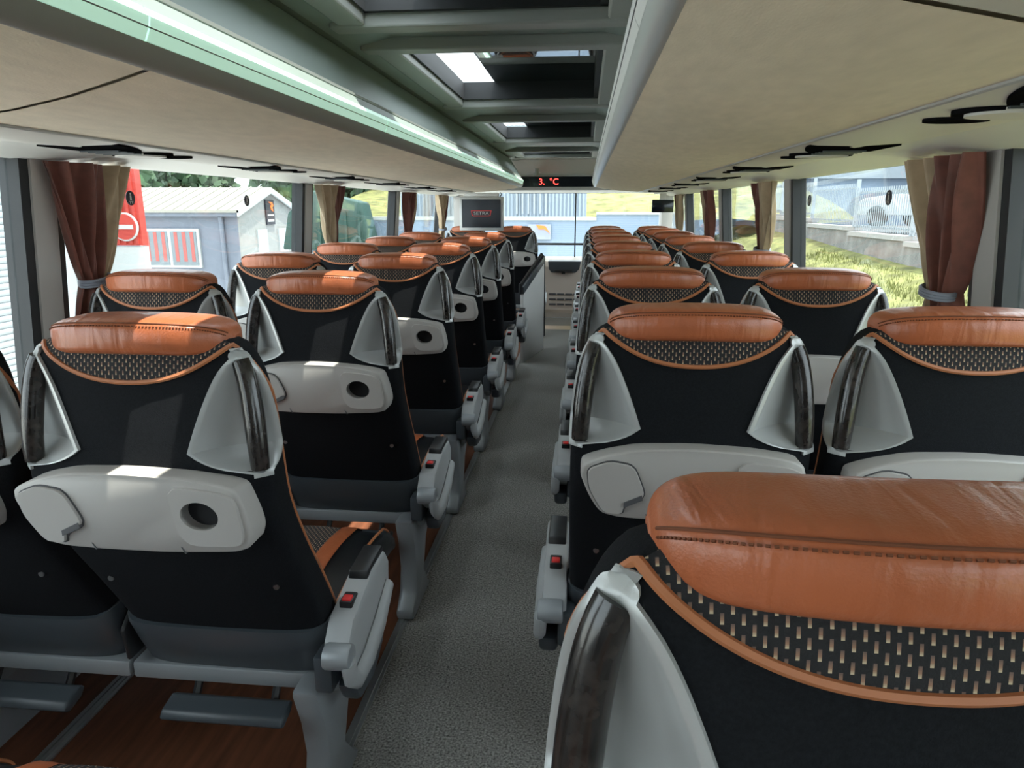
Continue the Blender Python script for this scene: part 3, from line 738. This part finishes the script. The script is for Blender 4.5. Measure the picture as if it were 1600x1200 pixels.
# lawn slope
def slope(name, rows, m): 
    b = MB(); b.grid(rows); return b.build(name, m, None, smooth=60)
rows = []
for j in range(41):
    y = -20 + j * 1.2; tz = lerp([(-20, -.1), (8, .15), (12, .25), (17, .42), (21, .60), (28, .7)], y)
    rows.append([(1.6 + (6.25 - 1.6) * i / 16, y, GZ + .05 + (tz - GZ - .05) * (i / 16) ** .85 + .05 * math.sin(i * 1.7 + j) * (0 < i < 16)) for i in range(17)])
lawn = slope('lawn_slope', rows, 'grass'); struct(lawn, 'sunny grass slope beside the coach')
b = MB()
for k in range(14000):
    i = random.random() * .93; y = random.uniform(3, 17.6); tz = lerp([(-20, -.1), (8, .15), (12, .25), (17, .42), (21, .60), (28, .7)], y)
    x = 1.6 + 4.65 * i; z = GZ + .05 + (tz - GZ - .05) * i ** .85
    a = random.uniform(0, PI); h = random.uniform(.04, .13); wd = .012; dx, dy = math.cos(a) * wd, math.sin(a) * wd
    b.add([(x - dx, y - dy, z - .03), (x + dx, y + dy, z - .03), (x + random.uniform(-.05, .05), y + random.uniform(-.05, .05), z + h)], [(0, 1, 2)])
g = b.build('grass', 'blade', None, smooth=0); g['kind'] = 'stuff'; g['label'] = 'yellow-green grass blades on the slope'; g['category'] = 'grass'
b = MB(); b.box(6.6, 70, -25, 60, .2, .55); struct(b.build('road', 'asphalt', smooth=0), 'pale road and parking beyond the fence')
# fence on a stepped wall
secs = [(5, 8, .52), (8, 11, .62), (11, 13.9, .72), (13.9, 16.8, .81), (16.8, 19.9, .92), (19.9, 23, 1.06), (23, 26, 1.14)]
picket = None
for k, (a, c, z) in enumerate(secs):
    t = thing('fence_section', 'white picket fence on a capped wall, %s step up from the low end' % ORD[k], 'fence', (6.3, a, z), 'stepped fence above the lawn')
    b = MB(); b.box(6.2, 6.45, a, c, -.4, z - .09); part(b, 'wall', 'concrete', t, smooth=0)
    b = MB(); b.box(6.16, 6.49, a, c - .02, z - .09, z); part(b, 'capstone', 'capstone', t, smooth=0)
    for zz in (z + .10, z + .82):
        b = MB(); b.box(6.30, 6.34, a, c, zz, zz + .04); part(b, 'rail', 'fence', t, smooth=0)
    for y in (a + .03,):
        b = MB(); b.box(6.29, 6.36, y, y + .07, z, z + 1.02); part(b, 'post', 'fence', t, smooth=0)
    n = int((c - a - .15) / .105)
    for i in range(n):
        if picket is None:
            bb = MB(); bb.box(-.008, .008, -.009, .009, .03, .93); picket = bb.build('picket', 'fence', None, smooth=0); o = picket
        else: o = picket.copy(); COL.objects.link(o)
        o.parent = t; o.location = (-.012 + .0, .15 + i * .105, 0)
# cars beyond the fence
def car(loc, rz, m, label, L=4.3):
    t = thing('car', label, 'car', loc, 'cars parked beyond the fence', rz)
    b = MB(); pr = [(-L/2, .35), (-L/2, .75), (-L/2 + .15, .9), (-L/2 + .7, .98), (L/2 - 1.3, .98), (L/2 - .25, .86), (L/2, .68), (L/2, .35)]
    b.prism(pr, 'x', -.85, .85); b.build('body', m, t, bevel=.06)
    b = MB(); b.add([(-.8, -L/2 + .3, .97), (.8, -L/2 + .3, .97), (.8, L/2 - 1.2, .97), (-.8, L/2 - 1.2, .97), (-.62, -L/2 + .75, 1.45), (.62, -L/2 + .75, 1.45), (.62, L/2 - 2.0, 1.45), (-.62, L/2 - 2.0, 1.45)],
        [(0, 1, 5, 4), (1, 2, 6, 5), (2, 3, 7, 6), (3, 0, 4, 7)]); b.build('windows', 'pane', t, smooth=0)
    b = MB(); b.box(-.64, .64, -L/2 + .72, L/2 - 1.97, 1.44, 1.49); b.build('roof', m, t, bevel=.02)
    for x in (-.8, .8):
        for y in (-L/2 + .8, L/2 - .85):
            bb = MB(); bb.cyl((x, y, .32), 'x', .32, .2, 20); bb.build('wheel', 'tyre', t)
car((10.6, 22.5, .75), .5, 'carw', 'white car parked behind the tallest fence steps')
car((11.5, 16.5, .55), 1.2, 'carb', 'blue car parked beyond the lower fence steps')
car((11.0, 12.0, .55), 1.35, 'carg', 'silver car parked near the trees past the fence')
t = thing('hall', 'large pale blue hall with sloping roof beyond the fence', 'building', (9, 34, .5))
b = MB(); b.box(5, 16, 34, 44, -.4, 2.6); part(b, 'wall', 'bluewall', t, smooth=0)
b = MB(); b.prism([(4.6, 2.6), (10.5, 4.2), (16.4, 2.6)], 'y', 33.7, 44.3); part(b, 'roof', 'corr', t, smooth=0)
# trees
def tree(loc, h, r, m, label, trunk_h=1.5, n=1500):
    t = thing('tree', label, 'tree', loc, 'trees around the yard')
    b = MB(); b.tube([(0, 0, 0), (.05, 0, trunk_h * .6), (0, .05, trunk_h + h * .3)], [.22, .17, .08], 8); b.build('trunk', 'bark', t)
    b = MB(); blobs = [(random.uniform(-.5, .5) * r, random.uniform(-.5, .5) * r, trunk_h + h * random.uniform(.2, .85), r * random.uniform(.4, .65)) for _ in range(13)]
    for k in range(n):
        cx, cy, cz, rr = random.choice(blobs)
        d = Vector((random.gauss(0, 1), random.gauss(0, 1), random.gauss(0, 1))).normalized() * rr * random.uniform(.6, 1)
        p = Vector((cx, cy, cz)) + d; q = random.uniform(.14, .30)
        u = Vector((random.gauss(0, 1), random.gauss(0, 1), random.gauss(0, 1))).normalized() * q; v = u.cross(Vector((random.gauss(0, 1), random.gauss(0, 1), random.gauss(0, 1)))).normalized() * q
        b.add([p - u, p + v, p + u, p - v], [(0, 1, 2, 3)])
    c = b.build('crown', m, t, smooth=0); c['kind'] = 'stuff'
for i, (x, y) in enumerate(((-18.6, 26.5), (-19.6, 35), (-11.0, 30.5), (-28, 33), (-12.5, 41))):
    tree((x, y, GZ), 6.0, 2.7, 'leaf', ['dark tree behind the shed window end', 'dark tree farther behind the shed roof ridge', 'dark tree standing past the shed gable', 'tall dark tree far behind the shed wall', 'tall dark tree farthest back past the shed gable'][i], .4, n=5000)
for i, (x, y, m) in enumerate(((15, 26, 'leaf2'), (16.5, 19, 'leaf2'), (16.5, 12.5, 'leaf'), (22, 15.5, 'leaf'), (20, 31, 'leaf2'))):
    tree((x, y, .5), 4.5, 2.3, m, ['light green tree behind the white car', 'light tree behind the blue car', 'dark tree behind the silver car', 'dark tree deep in the parking area', 'light tree beside the pale blue hall'][i], n=1600)
# grey shed
t = thing('shed', 'grey shed with white ribbed roof, pale gable and downpipe', 'building', (-9, 18.4, GZ))
b = MB(); b.box(-17, -9.02, 18.4, 22.1, GZ, 1.2); part(b, 'wall', 'shedwall', t, smooth=0)
b = MB(); b.prism([(18.4, GZ), (22.1, GZ), (22.1, 1.2), (20.25, 1.80), (18.4, 1.2)], 'x', -9.02, -8.98); part(b, 'gable', 'gable', t, smooth=0)
for y0, z0, y1, z1 in ((18.15, 1.27, 20.25, 1.90), (22.35, 1.27, 20.25, 1.90)):
    b = MB(); b.add([(-17, y0, z0), (-8.85, y0, z0), (-8.85, y1, z1), (-17, y1, z1), (-17, y0, z0 - .07), (-8.85, y0, z0 - .07), (-8.85, y1, z1 - .07), (-17, y1, z1 - .07)], [(0, 1, 2, 3), (4, 7, 6, 5), (0, 4, 5, 1), (1, 5, 6, 2), (2, 6, 7, 3), (3, 7, 4, 0)])
    rp = part(b, 'roof_slope', 'roof', t, smooth=0)
    if y0 < 20:
        for k in range(26):
            x = -16.9 + k * .31; b = MB(); b.add([(x, y0, z0), (x + .04, y0, z0), (x + .04, y1, z1), (x, y1, z1), (x, y0, z0 + .03), (x + .04, y0, z0 + .03), (x + .04, y1, z1 + .03), (x, y1, z1 + .03)], [(0, 3, 2, 1), (4, 5, 6, 7), (0, 1, 5, 4), (1, 2, 6, 5), (2, 3, 7, 6), (3, 0, 4, 7)])
            o = part(b, 'roof_rib', 'roof', t, smooth=0); o.parent = rp
b = MB(); b.box(-17, -8.95, 18.2, 18.32, 1.10, 1.20); part(b, 'gutter', 'shedwall', t, smooth=0)
b = MB(); b.tube([(-9.45, 18.3, 1.1), (-9.45, 18.33, .9), (-9.45, 18.34, GZ)], .06, 8); part(b, 'downpipe', 'shedwall', t)
for y0, z0, y1, z1 in ((18.15, 1.20, 20.25, 1.84), (22.35, 1.20, 20.25, 1.84)):
    b = MB(); b.add([(-8.9, y0, z0 - .1), (-8.9, y0, z0 + .06), (-8.9, y1, z1 + .06), (-8.9, y1, z1 - .1), (-8.84, y0, z0 - .1), (-8.84, y0, z0 + .06), (-8.84, y1, z1 + .06), (-8.84, y1, z1 - .1)], [(0, 1, 2, 3), (4, 7, 6, 5), (0, 4, 5, 1), (1, 5, 6, 2), (2, 6, 7, 3), (3, 7, 4, 0)]); part(b, 'barge_board', 'bwhite', t, smooth=0)
wd = MB(); wd.box(-11.85, -10.12, 18.33, 18.42, -.27, .78); wf = part(wd, 'window', 'bwhite', t, smooth=0)
for x0, x1 in ((-11.75, -11.03), (-10.93, -10.2)):
    b = MB(); b.box(x0, x1, 18.31, 18.335, -.2, .70); o = part(b, 'pane', 'pane', t, smooth=0); o.parent = wf
    for q in range(3):
        b = MB(); xa = x0 + .10 + q * .23; b.box(xa, xa + .10, 18.305, 18.312, -.1, .69); o = part(b, 'red_curtain_strip', 'redcurt', t, smooth=0); o.parent = wf
for y0 in (19.35, 20.75):
    b = MB(); b.box(-8.99, -8.93, y0, y0 + .62, -.35, .72); part(b, 'shutter_door', 'bwhite', t, smooth=0)
sg = MB(); sg.box(-8.97, -8.93, 20.0, 20.55, .85, 1.55); so = part(sg, 'sign', 'signblack', t, smooth=0)
b = MB(); b.prism([(20.16, 1.50), (20.42, 1.48), (20.5, 1.38), (20.40, 1.34), (20.47, 1.22), (20.32, 1.27), (20.28, 1.38), (20.36, 1.42)], 'x', -8.93, -8.92); o = part(b, 'orange_emblem', 'orange', t, smooth=0); o.parent = so
b = MB(); b.box(-8.93, -8.925, 20.08, 20.47, 1.10, 1.14); b.box(-8.93, -8.925, 20.08, 20.47, .93, 1.0); o = part(b, 'print_lines', 'greyw', t, smooth=0); o.parent = so
# red container with no-entry sign
t = thing('hoarding', 'red ribbed hoarding with white base and no-entry sign', 'hoarding', (-8, 11, GZ))
b = MB(); b.box(-9.4, -6.98, 11.05, 11.2, .72, 2.7); part(b, 'red_body', 'redp', t, smooth=0)
for k in range(22):
    b = MB(); x = -9.35 + k * .108; b.box(x, x + .05, 11.02, 11.05, .74, 2.35); part(b, 'rib', 'redp', t, smooth=0)
b = MB(); b.box(-9.4, -6.98, 11.05, 11.2, GZ, .70); part(b, 'white_base', 'bwhite', t, smooth=0)
b = MB(); b.cyl((-7.22, 11.0, 1.02), 'y', .23, .03, 32); ns = part(b, 'no_entry_sign', 'bwhite', t)
b = MB(); b.cyl((-7.22, 10.98, 1.02), 'y', .205, .02, 32); o = part(b, 'sign_disc', 'redp', t); o.parent = ns
b = MB(); b.box(-7.38, -7.06, 10.955, 10.975, .985, 1.055); o = part(b, 'sign_bar', 'bwhite', t, smooth=0); o.parent = ns
# building with roller shutter
t = thing('shutter_building', 'white roller shutter with pale post on the neighbouring building', 'building', (-8, 8, GZ))
b = MB(); b.box(-9.4, -8.1, 3, 10.6, GZ, 3.4); part(b, 'wall', 'slat', t, smooth=0)
b = MB(); b.box(-8.1, -7.9, 9.80, 10.6, GZ, 3.4); part(b, 'post', 'slat', t, smooth=0)
b = MB(); b.box(-8.1, -7.96, 9.66, 9.80, GZ, 3.4); part(b, 'guide_rail', 'greyw', t, smooth=0)
sl = None
for k in range(48):
    if sl is None:
        b = MB(); b.prism([(0, 0), (.02, .01), (.03, .045), (.02, .08), (0, .088)], 'y', 0, 5.5); sl = b.build('slat', 'slat', t, smooth=60); o = sl
    else: o = sl.copy(); COL.objects.link(o)
    o.parent = t; o.location = (-.1, -3.85, k * .092)
# front yard wall, fence, slope, banner
t = thing('yard_wall', 'pale blue boundary wall with coping in front of the coach', 'wall', (0, 18, GZ))
b = MB(); b.box(-7, .55, 18, 18.3, GZ, 1.02); b.box(.55, 2.6, 18, 18.3, GZ, 1.16); part(b, 'wall', 'bluewall', t, smooth=0)
b = MB(); b.box(-7, .55, 17.95, 18.35, 1.02, 1.10); b.box(.55, 2.65, 17.95, 18.35, 1.16, 1.22); part(b, 'coping', 'bwhite', t, smooth=0)
t = thing('banner', 'small banner with orange emblem hung on the pale blue wall', 'banner', (-.85, 17.95, .74))
b = MB(); b.box(-1.15, -.58, 17.92, 17.96, .55, .92); part(b, 'sheet', 'tie', t, smooth=0)
b = MB(); b.prism([(-.95, .91), (-.72, .88), (-.60, .70), (-.74, .80), (-.88, .80)], 'y', 17.905, 17.92); part(b, 'orange_emblem', 'orange', t, smooth=0)
t = thing('corrugated_building', 'white corrugated building behind the boundary wall', 'building', (-2, 21, GZ))
b = MB(); b.box(-5.2, .3, 21, 26, GZ, 3.6); part(b, 'wall', 'corr', t, smooth=0)
for k in range(50):
    b = MB(); x = -5.2 + k * .11; b.box(x, x + .05, 20.96, 21, 1.0, 3.6); part(b, 'rib', 'corr', t, smooth=0)
for k in range(6):
    b = MB(); x = -1.75 + k * .17; b.box(x, x + .05, 20.90, 20.95, 1.15, 2.4); part(b, 'window_bar', 'wallp', t, smooth=0)
rows = [[(-9 + 2 * i, 24 + j * 1.5, .9 + .30 * j + .1 * math.sin(i * 2.1 + j)) for i in range(10)] for j in range(21)]
hl = slope('hill', rows, 'grass'); struct(hl, 'sunlit yellow-green hillside ahead of the coach')
t = thing('skip', 'dark green waste skip standing on the grass', 'skip', (-6.2, 19.3, GZ))
b = MB(); b.prism([(-7.3, .3), (-7.1, 1.2), (-6.5, 1.75), (-5.2, 1.45), (-5.0, .5), (-5.2, .3)], 'y', 17.2, 17.9); part(b, 'tub', 'tarp', t, bevel=.05)
for k in range(6):
    b = MB(); x = -7.0 + k * .34; b.box(x, x + .06, 17.14, 17.2, .4, 1.25); part(b, 'rib', 'tarp', t, smooth=0)
rows = [[(-7.2 + .6 * i, 14 + j, GZ + .02 + j * .30) for i in range(9)] for j in range(8)]
struct(slope('lawn_strip', rows, 'grass'), 'bright lawn strip beyond the shed')
